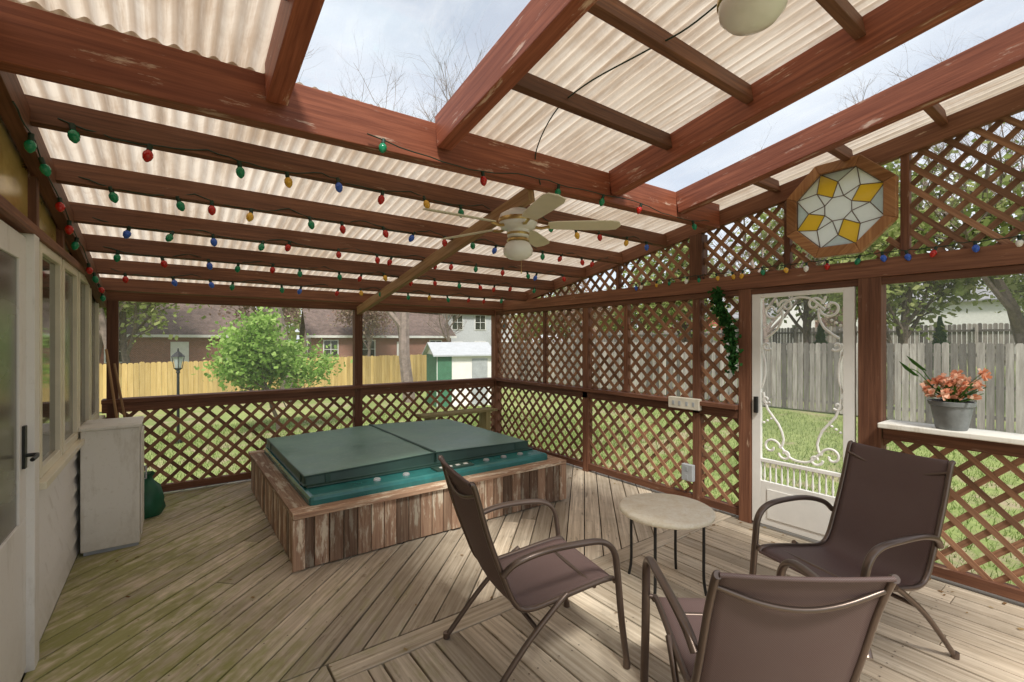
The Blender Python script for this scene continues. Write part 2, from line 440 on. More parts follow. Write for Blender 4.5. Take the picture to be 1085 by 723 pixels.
rpost(2.60,.13,HT,zr(2.6)-.07,.11); rpost(2.60,.075,0,HB)
rpost(4.1,.085,0,HB); rpost(4.9,.045,1.03,HB,.06); rpost(3.48,.055,1.03,HB,.06)
rpost(3.6,.04,HT,zr(3.6)-.06,.06)
for y in (1.01,): rpost(y,.05,HT,zr(y)-.06,.06)
rpost(-.35,.12,0,HB,.11); rpost(-.35,.06,HT,zr(-.35)-.06,.06); rpost(1.78,.045,HT,zr(1.78)-.06,.06)
rpost(YB+.06,.12,0,zr(YB)-.08,.11)
mb.make('posts',['post'],rw,bevel=.004)
mb=MB()
mb.box(XR-.02,XR+.09,YB,YF-.02,HB,HT)
mb.box(XR-.005,XR+.03,YB,YF-.02,HB-.055,HB-.002)
mb.beam((XR+.03,YB-.1,zr(YB-.1)+.0),(XR+.03,YF+.25,zr(YF+.25)+.0),.06,.14,up=(0,-SL,1))
mb.box(XR-.05,XR+.11,2.18,YF-.02,.985,1.025)
mb.box(XR-.0,XR+.04,2.18,YF-.02,.90,.982)
mb.box(XR+.01,XR+.08,2.18,YF-.02,.03,.10)
mb.box(XR-.0,XR+.04,YB,1.13,.90,.985); mb.box(XR+.01,XR+.08,YB,1.13,.03,.10)
mb.make('rails',['post'],rw,bevel=.004)
mb=MB(); mb.box(XR-.13,XR+.12,YB,1.125,.995,1.03); mb.make('window_sill',['cabinet'],rw,bevel=.006)
mb=MB()
lattice(mb,rect(2.16,YF-.02,.08,.92),axR)
lattice(mb,rect(2.16,YF-.02,1.0,HB+.01),axR,sp=.108,w=.038)
lattice(mb,rect(YB,1.15,.08,.92),axR)
lattice(mb,[(1.78,HT-.01),(YF-.4,HT-.01),(YF-.4,zr(YF-.4)),(1.78,zr(1.78))],axR,sp=.108,w=.036)
lattice(mb,[(YB,HT-.01),(1.01,HT-.01),(1.01,zr(1.01)),(YB,zr(YB))],axR,sp=.108,w=.036)
for (a,b,c,d,e,f) in ((1.03,HT,1.24,HT,1.03,2.43),(1.76,HT,1.76,2.43,1.54,HT)):
    lattice(mb,[(a,b),(c,d),(e,f)],axR,sp=.108,w=.036)
mb.make('lattice_slats',['lat'],rw)
mb=MB()
def sheet(pts): b=len(mb.v); mb.v+=pts; mb.face(list(range(b,b+len(pts))))
xs_=XR+.075
sheet([(xs_,YB,1.03),(xs_,1.13,1.03),(xs_,1.13,HB),(xs_,YB,HB)])
sheet([(XR+.03,DYa,.59) for DYa in (1.375,)]+[(XR+.03,1.985,.59),(XR+.03,1.985,1.97),(XR+.03,1.375,1.97)])
mb.make('insect_screens',['fly'],rw)
fw=empty('lattice_railing_wall')
mb=MB()
def fpost(x,w,z0,z1,t=.09): mb.box(x-w/2,x+w/2,YF+.045-t/2,YF+.045+t/2,z0,z1)
fpost(XL+.1,.09,0,2.0); fpost(1.97,.10,0,2.0,.1)
mb.make('posts',['post'],fw,bevel=.004)
mb=MB()
mb.box(XL,XR-.02,YF+.0,YF+.09,2.0,2.11)
mb.box(XL+.02,XR-.02,YF-.05,YF+.12,.985,1.025); mb.box(XL+.02,XR-.02,YF+.0,YF+.04,.89,.982); mb.box(XL+.02,XR-.02,YF+.01,YF+.08,.03,.10)
mb.make('rails',['post'],fw,bevel=.004)
mb=MB(); lattice(mb,rect(XL+.05,XR,.08,.92),axF); mb.make('lattice_slats',['lat'],fw)
mb=MB(); yy=YF+.075
for a,b in ((XL+.145,1.92),(2.02,XR-.02)):
    k=len(mb.v); mb.v+=[(a,yy,1.025),(b,yy,1.025),(b,yy,2.0),(a,yy,2.0)]; mb.face([k,k+1,k+2,k+3])
mb.make('insect_screens',['fly'],fw)
# ---------------------------------------------------------------- roof
rf=empty('porch_roof')
mb=MB()
for y in (2.95,3.53,4.11,4.69,5.27,5.85):
    mb.beam((XL,y,zr(y)-.012),(XR,y,zr(y)-.012),.045,.125,up=(0,SL,1))
for y in (1.85,1.33,.81,.29,-.23,-.75,-1.27):
    for a,b in ((XL,.345),(1.285,2.615),(3.525,XR+.0)):
        mb.beam((a,y,zr(y)+.067),(b,y,zr(y)+.067),.045,.095,up=(0,SL,1))
mb.beam((XL+.03,YB,zr(YB)-.02),(XL+.03,YF,zr(YF)-.12),.06,.14,up=(0,0,1))
mb.make('purlins',['purlin'],rf,bevel=.003)
mb=MB()
mb.beam((XL,2.40,2.68),(XR+.0,2.40,2.755),.09,.22)
for x in (.39,1.24,2.66,3.48):
    mb.beam((x,YB-.1,zr(YB-.1)+.025),(x,2.352,zr(2.352)+.025),.09,.185,up=(0,SL,1))
mb.make('main_beams',['beam'],rf,bevel=.005)
mb=MB(); mb.beam((1.97,2.47,zr(2.47)-.125),(1.97,YF+.1,zr(YF+.1)-.125),.055,.10,up=(0,SL,1)); mb.make('centre_rafter',['tan'],rf,bevel=.004)
def corr(x0,x1,y0,y1,dz,name):
    mb=MB(); p=.068; n=int((x1-x0)/p*8); ys=[y0+(y1-y0)*i/3 for i in range(4)]
    for y in ys:
        for i in range(n+1):
            x=x0+(x1-x0)*i/n; mb.v.append((x,y,zr(y)+dz+.010*math.sin(2*math.pi*x/p)))
    for j in range(3):
        for i in range(n):
            a=j*(n+1)+i; mb.face([a,a+1,a+n+2,a+n+1])
    mb.make(name,['roof'],rf,smooth=True)
corr(XL-.1,XR+.25,2.36,YF+.35,.068,'corrugated_panel_far')
corr(XL-.1,.385,YB-.15,2.5,.13,'corrugated_panel_a'); corr(1.25,2.65,YB-.15,2.5,.13,'corrugated_panel_b'); corr(3.49,XR+.25,YB-.15,2.5,.13,'corrugated_panel_c')
mb=MB()
for a,b in ((.37,1.26),(2.64,3.50)):
    mb.beam(((a+b)/2,YB-.15,zr(YB-.15)+.128),((a+b)/2,2.5,zr(2.5)+.128),b-a,.004,up=(0,SL,1))
mb.make('skylight_panels',['clear'],rf)
# ---------------------------------------------------------------- house wall (left)
hw=empty('house_wall')
mb=MB(); mb.box(XL-.14,XL-.03,YB,YF+.1,-.5,2.05,r=.5); 
mb.prism([(YB,2.05),(YF+.1,2.05),(YF+.1,zr(YF+.1)+.02),(YB,zr(YB)+.02)],XL-.14,XL-.03,ax=lambda a,b,c:(c,a,b))
mb.make('wall_core',['white'],hw)
mb=MB()
z=0.02
while z<.84:
    b=len(mb.v); y0,y1=3.3,YF-.01; z1=z+.118
    for p in ((XL+.006,y0,z),(XL+.006,y1,z),(XL-.018,y1,z1),(XL-.018,y0,z1),(XL-.03,y0,z),(XL-.03,y1,z)): mb.v.append(p)
    mb.face([b,b+1,b+2,b+3]); mb.face([b+4,b+5,b+1,b]); z+=.12
mb.make('lap_siding',['white'],hw)
mb=MB()
ws=[(3.42,4.02),(4.08,4.66),(4.72,5.28),(5.34,5.92)]
for a,b in ws:
    mb.box(XL-.03,XL+.015,a,a+.045,.88,2.12); mb.box(XL-.03,XL+.015,b-.045,b,.88,2.12)
    mb.box(XL-.03,XL+.014,a+.045,b-.045,.88,.93); mb.box(XL-.03,XL+.014,a+.045,b-.045,2.07,2.12)
mb.box(XL-.03,XL+.05,3.34,YF-.02,.84,.878)
mb.make('window_frames',['cream'],hw,bevel=.003)
mb=MB()
for i,(a,b) in enumerate(ws): mb.box(XL-.028,XL-.01,a+.045,b-.045,.93,2.07,mi=i%2)
mb.make('window_panes',['glass','screen'],hw)
mb=MB()
for y in (YB+.4,.4,1.3,2.2,3.33,4.05,4.69,5.31,5.97): mb.box(XL-.03,XL+.02,y-.03,y+.03,2.17,zr(y)-.08)
mb.box(XL-.03,XL+.03,YB,YF,2.12,2.17)
mb.make('dark_trim',['purlin'],hw,bevel=.003)
mb=MB(); mb.prism([(YB,2.17),(YF,2.17),(YF,zr(YF)-.02),(YB,zr(YB)-.02)],XL-.028,XL-.012,ax=lambda a,b,c:(c,a,b)); mb.make('amber_transom_panels',['gold'],hw)
hd=empty('entry_door')
mb=MB()
mb.box(XL-.03,XL+.03,3.20,3.30,0,2.12); mb.box(XL-.03,XL+.03,2.16,2.25,0,2.12)
mb.box(XL-.03,XL+.0,2.25,3.20,.02,.75); mb.box(XL-.03,XL+.0,2.25,2.37,.75,2.1); mb.box(XL-.03,XL+.0,3.08,3.20,.75,2.1); mb.box(XL-.03,XL+.0,2.37,3.08,1.98,2.1)
mb.make('door_leaf',['white'],hd,bevel=.004)
mb=MB(); mb.box(XL-.025,XL-.01,2.37,3.08,.75,1.98); mb.make('door_glass',['screen'],hd)
mb=MB(); mb.box(XL+.001,XL+.012,3.115,3.155,1.0,1.2); mb.tube([(XL+.01,3.135,1.06),(XL+.05,3.135,1.06),(XL+.055,3.09,1.06),(XL+.05,3.03,1.055)],.009); mb.make('door_handle',['black'],hd,smooth=True)
# ---------------------------------------------------------------- screen door on right wall
sd=empty('screen_door')
DY0,DY1=1.30,2.06
mb=MB(); x0,x1=XR+.0,XR+.035
mb.box(x0,x1,DY0,DY0+.075,.03,2.04); mb.box(x0,x1,DY1-.075,DY1,.03,2.04)
mb.box(x0,x1,DY0+.075,DY1-.075,1.97,2.04); mb.box(x0,x1,DY0+.075,DY1-.075,.03,.40); mb.box(x0,x1,DY0+.075,DY1-.075,.56,.59)
mb.box(x0-.008,x0-.001,DY0+.13,DY1-.13,.09,.34)
mb.make('door_frame',['trimw'],sd,bevel=.004)
mb=MB(); x=XR+.018
for i in range(13):
    y=DY0+.10+i*(DY1-DY0-.20)/12; mb.tube([(x,y,.40),(x,y,.44),(x,y,.5),(x,y,.56)],[.005,.011,.006,.009],n=8)
def scroll(cy,cz,sy,sz,R0=.1,turns=1.1,tail=None):
    pts=[]
    for i in range(22):
        a=i/21*turns*2*math.pi; rr=R0*(.22+.78*i/21)
        pts.append((x,cy+sy*rr*math.cos(a),cz+sz*rr*math.sin(a)))
    if tail: pts+= [(x,p[0],p[1]) for p in tail]
    mb.tube(cr(pts,2),.010,n=7)
for s,e in ((1,DY0+.075),(-1,DY1-.075)):
    scroll(e+s*.085,1.86,s,1,.08,1.0,[(e+s*.17,1.80),(e+s*.13,1.70),(e+s*.03,1.62)])
    scroll(e+s*.20,1.89,-s,-1,.06,1.0,[(e+s*.12,1.95)])
    scroll(e+s*.045,1.56,s,1,.04,.9)
    scroll(e+s*.08,.70,s,-1,.075,1.0,[(e+s*.18,.78),(e+s*.14,.9),(e+s*.05,1.02),(e+s*.015,1.16)])
    scroll(e+s*.19,.66,-s,1,.05,1.0)
    scroll(e+s*.04,1.10,s,1,.035,.9)
    mb.tube(cr([(x,e+s*.005,1.2),(x,e+s*.03,1.3),(x,e+s*.03,1.42),(x,e+s*.005,1.52)],5),.008,n=6)
    for zz in (.90,1.72): 
        for q in range(3): mb.lathe([(0,.012),(.010,.006),(.012,0),(.010,-.006),(0,-.012)],c=(x,e+s*(.02+.03*q),zz+.02*q),n=8)
c=(DY0+DY1)/2
mb.tube(cr([(x,DY0+.23,.72),(x,c-.08,.64),(x,c,.62),(x,c+.08,.64),(x,DY1-.23,.72)],6),.010,n=7)
mb.tube(cr([(x,DY0+.2,1.84),(x,c-.09,1.93),(x,c,1.955),(x,c+.09,1.93),(x,DY1-.2,1.84)],6),.010,n=7)
mb.make('scrollwork',['trimw'],sd,smooth=True)
mb=MB(); mb.box(XR-.035,XR-.005,DY1-.06,DY1-.03,.98,1.12); mb.make('door_pull',['black'],sd,bevel=.004)
# ---------------------------------------------------------------- stained glass octagon
og=empty('stained_glass_octagon',(XR-.045,1.39,2.60))
def octp(r,off=22.5): return [(r*math.cos(math.radians(off+45*i)),r*math.sin(math.radians(off+45*i))) for i in range(8)]
axO=lambda u,v,d:(d,u,v)
o1,o2=octp(.385),octp(.305)
mb=MB()
for i in range(8):
    j=(i+1)%8; mb.prism([o1[i],o1[j],o2[j],o2[i]],-.03,.03,0,R.random(),ax=axO,uvf=lambda u,v,i=i:(u*math.cos(i*.785+1.57)+v*math.sin(i*.785+1.57)+i*3,u*math.sin(i*.785+1.57)-v*math.cos(i*.785+1.57)))
mb.make('oak_frame',[wood('oak_frame_wood',(.24,.10,.04),(.50,.26,.11),rough=.35)],og,bevel=.006)
mb=MB()
a0=octp(.31); a1=octp(.20,0); a2=octp(.095,22.5)
def gp(poly,mi): mb.prism(poly,-.004,.004,mi,.5,ax=axO)
gp(a2,0)
for i in range(8):
    j=(i+1)%8
    gp([a2[i],a1[(i+1)%8],a2[j]],0)
    gp([a1[i],a0[i],a1[(i+1)%8],a2[i]],1 if i%2 else 0)
    gp([a0[i],a0[j],a1[j]],2 if i%2 else 0)
mb.make('glass_pieces',['sgw','sgy','sgg'],og)
mb=MB()
def ld(p,q,r=.0036): mb.tube([(-.003,*p),(-.003,*q)],r,n=6)
for i in range(8):
    j=(i+1)%8; ld(a2[i],a2[j]); ld(a2[i],a1[j]); ld(a2[i],a1[i]); ld(a0[i],a1[i]); ld(a0[i],a1[j])
    ld(o2[i],o2[j],.006)
mb.make('lead_came',['iron'],og)
# ---------------------------------------------------------------- sling chairs
def chair(loc,face,name='sling_patio_chair',bt=.93):
    e=empty(name,loc,math.atan2(face[1],face[0]))
    prof=cr([(.30,0,.415),(.27,0,.435),(.15,0,.425),(-.05,0,.395),(-.17,0,.385),(-.24,0,.425),(-.30,0,.56),(-.37,0,.75),(-.43,0,bt-.02),(-.45,0,bt)],5)
    mb=MB()
    for s in (-1,1):
        mb.tube([(p.x,s*.255,p.z) for p in prof],.013,n=10)
        arm=cr([(-.305,s*.272,.57),(-.25,s*.285,.62),(-.12,s*.30,.655),(.05,s*.305,.66),(.19,s*.30,.645),(.262,s*.298,.585),(.285,s*.295,.47),(.31,s*.292,.25),(.345,s*.29,.012)],5)
        mb.tube(arm,.0145,n=12,flat=1.3)
        mb.tube(cr([(.02,s*.268,.42),(-.05,s*.272,.37),(-.2,s*.28,.24),(-.40,s*.285,.012)],5),.0135,n=10)
        mb.tube([(.285,s*.255,.43),(.288,s*.295,.44)],.011,n=8)
        for fx in (.345,-.40): mb.tube([(fx,s*.288,0),(fx-.001,s*.288,.03)],.018,n=10)
    mb.tube([(.18,-.255,.415),(.18,.255,.415)],.011); mb.tube([(-.14,-.275,.30),(-.14,.275,.30)],.011)
    mb.tube(cr([(-.415,-.255,bt-.05),(-.425,-.12,bt-.095),(-.43,0,bt-.11),(-.425,.12,bt-.095),(-.415,.255,bt-.05)],4),.009)
    mb.make('frame',['iron'],e,smooth=True)
    mb=MB(); n=len(prof); W=12; al=[0]
    for i in range(1,n): al.append(al[-1]+(prof[i]-prof[i-1]).length)
    for i,p in enumerate(prof):
        t=(prof[min(i+1,n-1)]-prof[max(i-1,0)]).normalized(); nn=V((t.z,0,-t.x))
        if nn.z>0 : nn=-nn
        sag=.022*math.sin(math.pi*min(1,max(0,i/(n-1))))
        for k in range(W+1):
            y=-.252+.504*k/W; c=1-(2*k/W-1)**2
            q=p+nn*(sag*c)+V((0,0,-.008*c if i==n-1 else 0))
            mb.v.append((q.x,y,q.z))
    for i in range(n-1):
        for k in range(W):
            a=i*(W+1)+k; mb.face([a,a+1,a+W+2,a+W+1],[(k/W*.5,al[i]),((k+1)/W*.5,al[i]),((k+1)/W*.5,al[i+1]),(k/W*.5,al[i+1])])
    o=mb.make('sling',['sling'],e,smooth=True)
    so=o.modifiers.new('s','SOLIDIFY'); so.thickness=.004; so.offset=0
    mb=MB()
    for i0 in (0,n-1):
        mb.tube([tuple(o.data.vertices[i0*(W+1)+k].co) for k in range(W+1)],.008,n=8)
    mb.make('hem',['sling'],e,smooth=True)
    return e
chair((1.53,1.87,.003),(.976,-.215),bt=.98)
chair((2.89,.97,.003),(-.96,.28),bt=.97)
chair((1.80,.95,.003),(.63,.777),bt=.90)
# ---------------------------------------------------------------- table
tb=empty('round_side_table',(2.63,1.88,.003))
mb=MB(); mb.lathe([(0,.47),(.285,.47),(.297,.476),(.30,.488),(.297,.50),(.288,.505),(0,.505)],n=48); mb.make('stone_top',['stone'],tb,smooth=True)
mb=MB()
for i in range(4):
    a=math.radians(20+90*i); c,s=math.cos(a),math.sin(a)
    mb.tube(cr([(.235*c,.235*s,.47),(.235*c,.235*s,.3),(.235*c,.235*s,.1),(.25*c,.25*s,.0)],4),.0095,n=8)
ring=lambda r,z,n=32:[(r*math.cos(2*math.pi*i/n),r*math.sin(2*math.pi*i/n),z) for i in range(n+1)]
mb.tube(ring(.235,.462),.008,n=8); 
mb.make('iron_legs',['black'],tb,smooth=True)
# ---------------------------------------------------------------- hot tub
ht=empty('hot_tub')
TX0,TX1,TY0,TY1=.70,3.18,3.48,5.72
mb=MB()
def skirt(p0,p1,nx,ny):
    L=math.hypot(p1[0]-p0[0],p1[1]-p0[1]); n=int(L/.098); 
    for i in range(n):
        a=(i+.5)/n; x=p0[0]+(p1[0]-p0[0])*a; y=p0[1]+(p1[1]-p0[1])*a; w=L/n-.006; q=R.uniform(-.002,.002)
        if ny: mb.box(x-w/2,x+w/2,y-.011+q,y+.011+q,.012,.372)
        else: mb.box(x-.011+q,x+.011+q,y-w/2,y+w/2,.012,.372)
skirt((TX0+.02,TY0+.011),(TX1-.02,TY0+.011),0,1); skirt((TX0+.02,TY1),(TX1-.02,TY1),0,1)
skirt((TX0+.011,TY0+.03),(TX0+.011,TY1-.02),1,0); skirt((TX1-.011,TY0+.03),(TX1-.011,TY1-.02),1,0)
for x in (TX0+.015,1.95,TX1-.015):
    mb.box(x-.04,x+.04,TY0-.024,TY0-.003,.02,.37)
mb.box(TX0-.02,TX1+.02,TY0-.03,TY0+.12,.375,.41); mb.box(TX0-.02,TX1+.02,TY1-.12,TY1+.02,.375,.41)
mb.box(TX0-.02,TX0+.11,TY0+.122,TY1-.122,.375,.41); mb.box(TX1-.11,TX1+.02,TY0+.122,TY1-.122,.375,.41)
mb.make('timber_skirt',['skirt'],ht,bevel=.003)
mb=MB(); mb.box(TX0+.11,TX1-.11,TY0+.09,TY1-.1,.33,.475); mb.make('acrylic_shell',['teal'],ht,bevel=.03)
mb=MB(); mb.box(TX0+.14,TX1-.14,TY0+.30,TY1-.14,.476,.49)
mb.make('shell_lip',['vinyld'],ht,bevel=.006)
mb=MB()
for a,b in ((TX0+.13,1.935),(1.945,TX1-.17)):
    zi,zo=.59,.56; za,zb=(zo,zi) if a<1.9 else (zi,zo); bz=.492
    b0=len(mb.v)
    ya,yb=TY0+.34,TY1-.15
    nx=20; ny=20
    for j in range(ny+1):
        for i in range(nx+1):
            u,v=i/nx,j/ny
            z=za+(zb-za)*u-.016*math.sin(math.pi*u)*math.sin(math.pi*v)+.003*math.sin(u*9+v*13+a)*math.sin(v*7-u*5)+R.uniform(-.0008,.0008)
            mb.v.append((a+(b-a)*u,ya+(yb-ya)*v,z))
    for j in range(ny):
        for i in range(nx):
            q=b0+j*(nx+1)+i; mb.face([q,q+1,q+nx+2,q+nx+1])
    per=[b0+i for i in range(nx+1)]+[b0+j*(nx+1)+nx for j in range(1,ny+1)]+[b0+ny*(nx+1)+i for i in range(nx-1,-1,-1)]+[b0+j*(nx+1) for j in range(ny-1,0,-1)]
    lo=[]
    for q in per: lo.append(len(mb.v)); mb.v.append((mb.v[q][0],mb.v[q][1],bz))
    for k in range(len(per)):
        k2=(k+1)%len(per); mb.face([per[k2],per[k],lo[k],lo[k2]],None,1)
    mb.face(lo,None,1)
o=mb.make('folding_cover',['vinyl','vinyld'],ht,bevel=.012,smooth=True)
mb=MB()
ya,yb=TY0+.34,TY1-.15
mb.tube([(1.94,ya+.01,.590),(1.94,(ya+yb)/2,.590),(1.94,yb-.01,.590)],.012,n=8)
for xx in (1.0,2.85):
    mb.box(xx-.02,xx+.02,ya-.008,ya-.002,.43,.56); 
for yy in (3.95,5.3): mb.box(TX0+.122,TX0+.128,yy-.02,yy+.02,.40,.55)
mb.tube([(TX0+.13,ya,.561),(1.1,ya-.003,.567),(1.93,ya,.589),(2.6,ya-.003,.571),(TX1-.17,ya,.561)],.006,n=6)
mb.tube([(TX0+.13,ya,.561),(TX0+.127,4.4,.557),(TX0+.13,yb,.561)],.006,n=6)
mb.make('cover_straps',['vinyld'],ht)
mb=MB(); mb.box(1.85,2.22,TY0+.13,TY0+.26,.4755,.49,mi=1)
for x in (1.35,1.6,2.4,2.6,2.8):
    mb.lathe([(0,.494),(.02,.494),(.028,.488),(.03,.476)],c=(x,TY0+.21,0),n=16,mi=0)
for i in range(4): mb.box(1.9+i*.08,1.94+i*.08,TY0+.17,TY0+.20,.490,.495,mi=2)
mb.make('controls',['grey','vinyld','frosted'],ht)
bn=empty('wooden_bench')
mb=MB()
for i in range(3): mb.box(2.75,3.95,5.76+i*.082,5.836+i*.082,.555,.59)
for x in (2.9,3.8): mb.box(x-.04,x+.04,5.78,5.98,.0,.553)
mb.make('slats_and_legs',['bench'],bn,bevel=.004)
# ---------------------------------------------------------------- cabinet and things on left
cb=empty('white_cabinet')
mb=MB(); mb.box(-.535,-.19,4.66,5.10,.03,.93); mb.box(-.545,-.18,4.64,5.12,.932,.955)
mb.box(-.188,-.178,4.69,5.07,.08,.88)
mb.make('cabinet_body',['cabinet'],cb,bevel=.006)
mb=MB(); mb.box(-.52,-.2,4.68,5.08,0,.03); mb.tube([(-.17,4.75,.5),(-.155,4.75,.5),(-.155,4.75,.6),(-.17,4.75,.6)],.006); mb.make('plinth_and_pull',['grey'],cb)
mb=MB()
pr=[(0,.0),(.13,.0),(.16,.05),(.155,.15),(.12,.25),(.06,.31),(.045,.34),(.075,.38)]
mb.lathe(pr,n=18)
for i,v in enumerate(mb.v):
    f=1+.10*math.sin(v[2]*40+i*1.7)+R.uniform(-.05,.05); mb.v[i]=(v[0]*f*.8,v[1]*f,v[2])
mb.make('green_garden_bag',['bag'],None,smooth=True,loc=(-.17,5.45,.005))
for k,(a,b) in enumerate((((-.30,5.72,.004),(-.5,5.98,1.52)),((-.22,5.75,.004),(-.44,5.98,1.38)))):
    mb=MB(); mb.tube([a,b],.011,n=8); p=V(a); q=V(b); d=(p-q).normalized()
    mb.tube([p-d*.16,p-d*.05],[.014,.03],n=8); mb.beam(p-d*.05,p+d*0,.14,.03,up=(0,1,0))
    mb.make('garden_broom' if k==0 else 'garden_rake',['tan'],None)
# ---------------------------------------------------------------- ceiling fan
def fan(loc,top,name,nbl=5,ang=.35,rad=.64):
    e=empty(name,loc)
    mb=MB(); h=top-loc[2]
    mb.lathe([(0,h),(.065,h),(.07,h-.02),(.05,h-.06),(.018,h-.075),(.012,h-.08),(.012,.10),(.03,.095),(.04,.085)],n=20)
    mb.lathe([(.03,.095),(.09,.085),(.125,.065),(.135,.04),(.135,.0),(.12,-.03),(.08,-.045),(.075,-.09),(.06,-.10),(0,-.10)],n=32)
    mb.make('motor_housing',['trimw'],e,smooth=True)
    mb=MB(); mb.lathe([(.1365,.035),(.1385,.03),(.1385,.01),(.1365,.005)],n=32); mb.lathe([(.076,-.06),(.079,-.065),(.079,-.075),(.076,-.08)],n=24)
    mb.lathe([(.055,-.10),(.075,-.105),(.08,-.12),(.06,-.125)],n=24)
    for i in range(nbl):
        a=ang+i*2*math.pi/nbl; c,s=math.cos(a),math.sin(a)
        mb.tube([(c*.11,s*.11,-.02),(c*.16,s*.16,-.03),(c*.22,s*.22,-.018)],.011,n=6)
    mb.make('brass_trim',['brass'],e,smooth=True)
    mb=MB(); mb.lathe([(.06,-.12),(.085,-.14),(.105,-.18),(.10,-.215),(.07,-.24),(.03,-.252),(0,-.255)],n=28); mb.make('glass_globe',['frosted'],e,smooth=True)
    mb=MB()
    for i in range(nbl):
        a=ang+i*2*math.pi/nbl; mt=Matrix.Rotation(a,4,'Z')@Matrix.Rotation(math.radians(-13),4,'X')
        out=[(.19,-.045),(.25,-.058),(.45,-.068),(.58,-.07),(.63,-.055),(.65,0),(.63,.055),(.58,.07),(.45,.068),(.25,.058),(.19,.045)]
        mb.prism([(x*rad/.65,y) for x,y in out],-.014,-.006,ax=lambda x,y,z,mt=mt:tuple(mt@V((x,y,z))))
    mb.make('blades',['cream'],e,bevel=.002)
    mb=MB(); mb.tube([(.05,.03,-.1),(.052,.03,-.32)],.0015,n=5); mb.tube([(.052,.03,-.32),(.052,.03,-.34)],.005,n=6); mb.make('pull_chain',['brass'],e)
    return e
fan((1.97,2.62,2.42),zr(2.62)-.175,'ceiling_fan',ang=.62,rad=.72)
e=empty('ceiling_light',(1.86,.93,2.93))
mb=MB(); mb.lathe([(0,.14),(.10,.14),(.115,.12),(.12,.06),(.115,.03),(.06,.02),(0,.02)],n=28); mb.make('base',['cream'],e,smooth=True)
mb=MB(); mb.lathe([(.105,.03),(.125,.01),(.12,-.03),(.09,-.065),(.04,-.08),(0,-.083)],n=28); mb.make('shade',['frosted'],e,smooth=True)
mb=MB(); mb.lathe([(.118,.045),(.13,.035),(.13,.02),(.118,.012)],n=28); mb.make('ring',['brass'],e,smooth=True)
mb=MB(); mb.tube(cr([(1.86,.98,3.04),(1.84,1.2,2.98),(1.80,1.4,2.96),(1.7,1.7,2.90),(1.75,2.0,2.88),(1.9,2.34,2.80),(1.95,2.35,2.62)],6),.004,n=6)
mb.make('electrical_cable',['wire'])
# ---------------------------------------------------------------- string lights
def strand(pts_fn,n,name,cols,size=1.0,hang=.05):
    mb=MB(); wp=[]
    N=n*6
    for i in range(N+1):
        t=i/N; p=V(pts_fn(t)); p.z+= -hang*abs(math.sin(t*n*math.pi/2.0))*.6+R.uniform(-.006,.006); p.y+=R.uniform(-.006,.006); wp.append(p)
    mb.tube(wp,.0035,n=5,mi=0)
    for i in range(n):
        p=wp[int((i+.5)*6+R.uniform(-1.5,1.5))]; mi=1+R.randrange(len(cols)); ti=Matrix.Rotation(R.uniform(-.4,.4),4,'X')@Matrix.Rotation(R.uniform(-.4,.4),4,'Y')
        s=size
        mb.lathe([(0,.004),(.008*s,.003),(.0085*s,-.02*s),(.006*s,-.022*s)],c=p,n=8,mi=0,M4=ti)
        mb.lathe([(.007*s,-.020*s),(.0150*s,-.030*s),(.0165*s,-.040*s),(.013*s,-.053*s),(.005*s,-.062*s),(0,-.064*s)],c=p,n=10,mi=mi,M4=ti)
    mb.make(name,['wire']+cols,None,smooth=True)
for k,y in enumerate((2.95,3.53,4.11,4.69,5.27)):
    strand(lambda t,y=y:(XL+.15+t*(XR-XL-.4),y-.030,zr(y)-.035),15+ (k%2),'string_lights',['red','green','red','green','red','green','yel','blue'],size=1.4,hang=.07)
strand(lambda t:(XL+.07,5.8-t*3.2,zr(5.8-t*3.2)-.14),9,'string_lights',['red','green'],size=1.3)
strand(lambda t:(XR-.03,3.4-t*4.4,HT+.035),28,'string_lights',['yel','blue','red','frosted','yel','green'],size=1.15,hang=0)
strand(lambda t:(.8+t*3.1,2.33,2.64+.045*t-.02*math.sin(t*9)),6,'string_lights',['green','red'],size=1.3)
# ---------------------------------------------------------------- ivy garland, outlets
mb=MB()
gpts=cr([(XR-.04,2.36,2.04),(XR-.05,2.32,1.9),(XR-.06,2.24,1.75),(XR-.06,2.2,1.6),(XR-.05,2.19,1.35)],8)
mb.tube(gpts,.004,n=5)
for p in gpts:
    for i in range(20):
        c=p+V((R.uniform(-.035,.0),R.gauss(0,.03),R.uniform(-.05,.05)))
        a=V((R.gauss(0,1),R.gauss(0,1),R.gauss(0,1))).normalized(); b=a.cross(V((R.random(),R.random(),R.random()))).normalized()
        mb.quad(c,a*.016,b*.010)
mb.make('ivy_garland',['ivy'])
def obox(name,y,z,w,h,mat,holes):
    e=empty(name,(XR-.03,y,z)); mb=MB(); mb.box(-.03,.02,-w/2,w/2,-h/2,h/2); mb.make('cover',[mat],e,bevel=.006)
    mb=MB()
    for (a,b) in holes: mb.box(-.034,-.0305,a-.012,a+.012,b-.02,b+.02)
    mb.make('sockets',['grey'],e)
obox('outlet_box',2.70,.99,.34,.11,'handle',[(-.11,0),(-.04,0),(.04,0),(.11,0)])
obox('outlet_box',2.66,.32,.12,.16,'grey',[(0,.04),(0,-.04)])
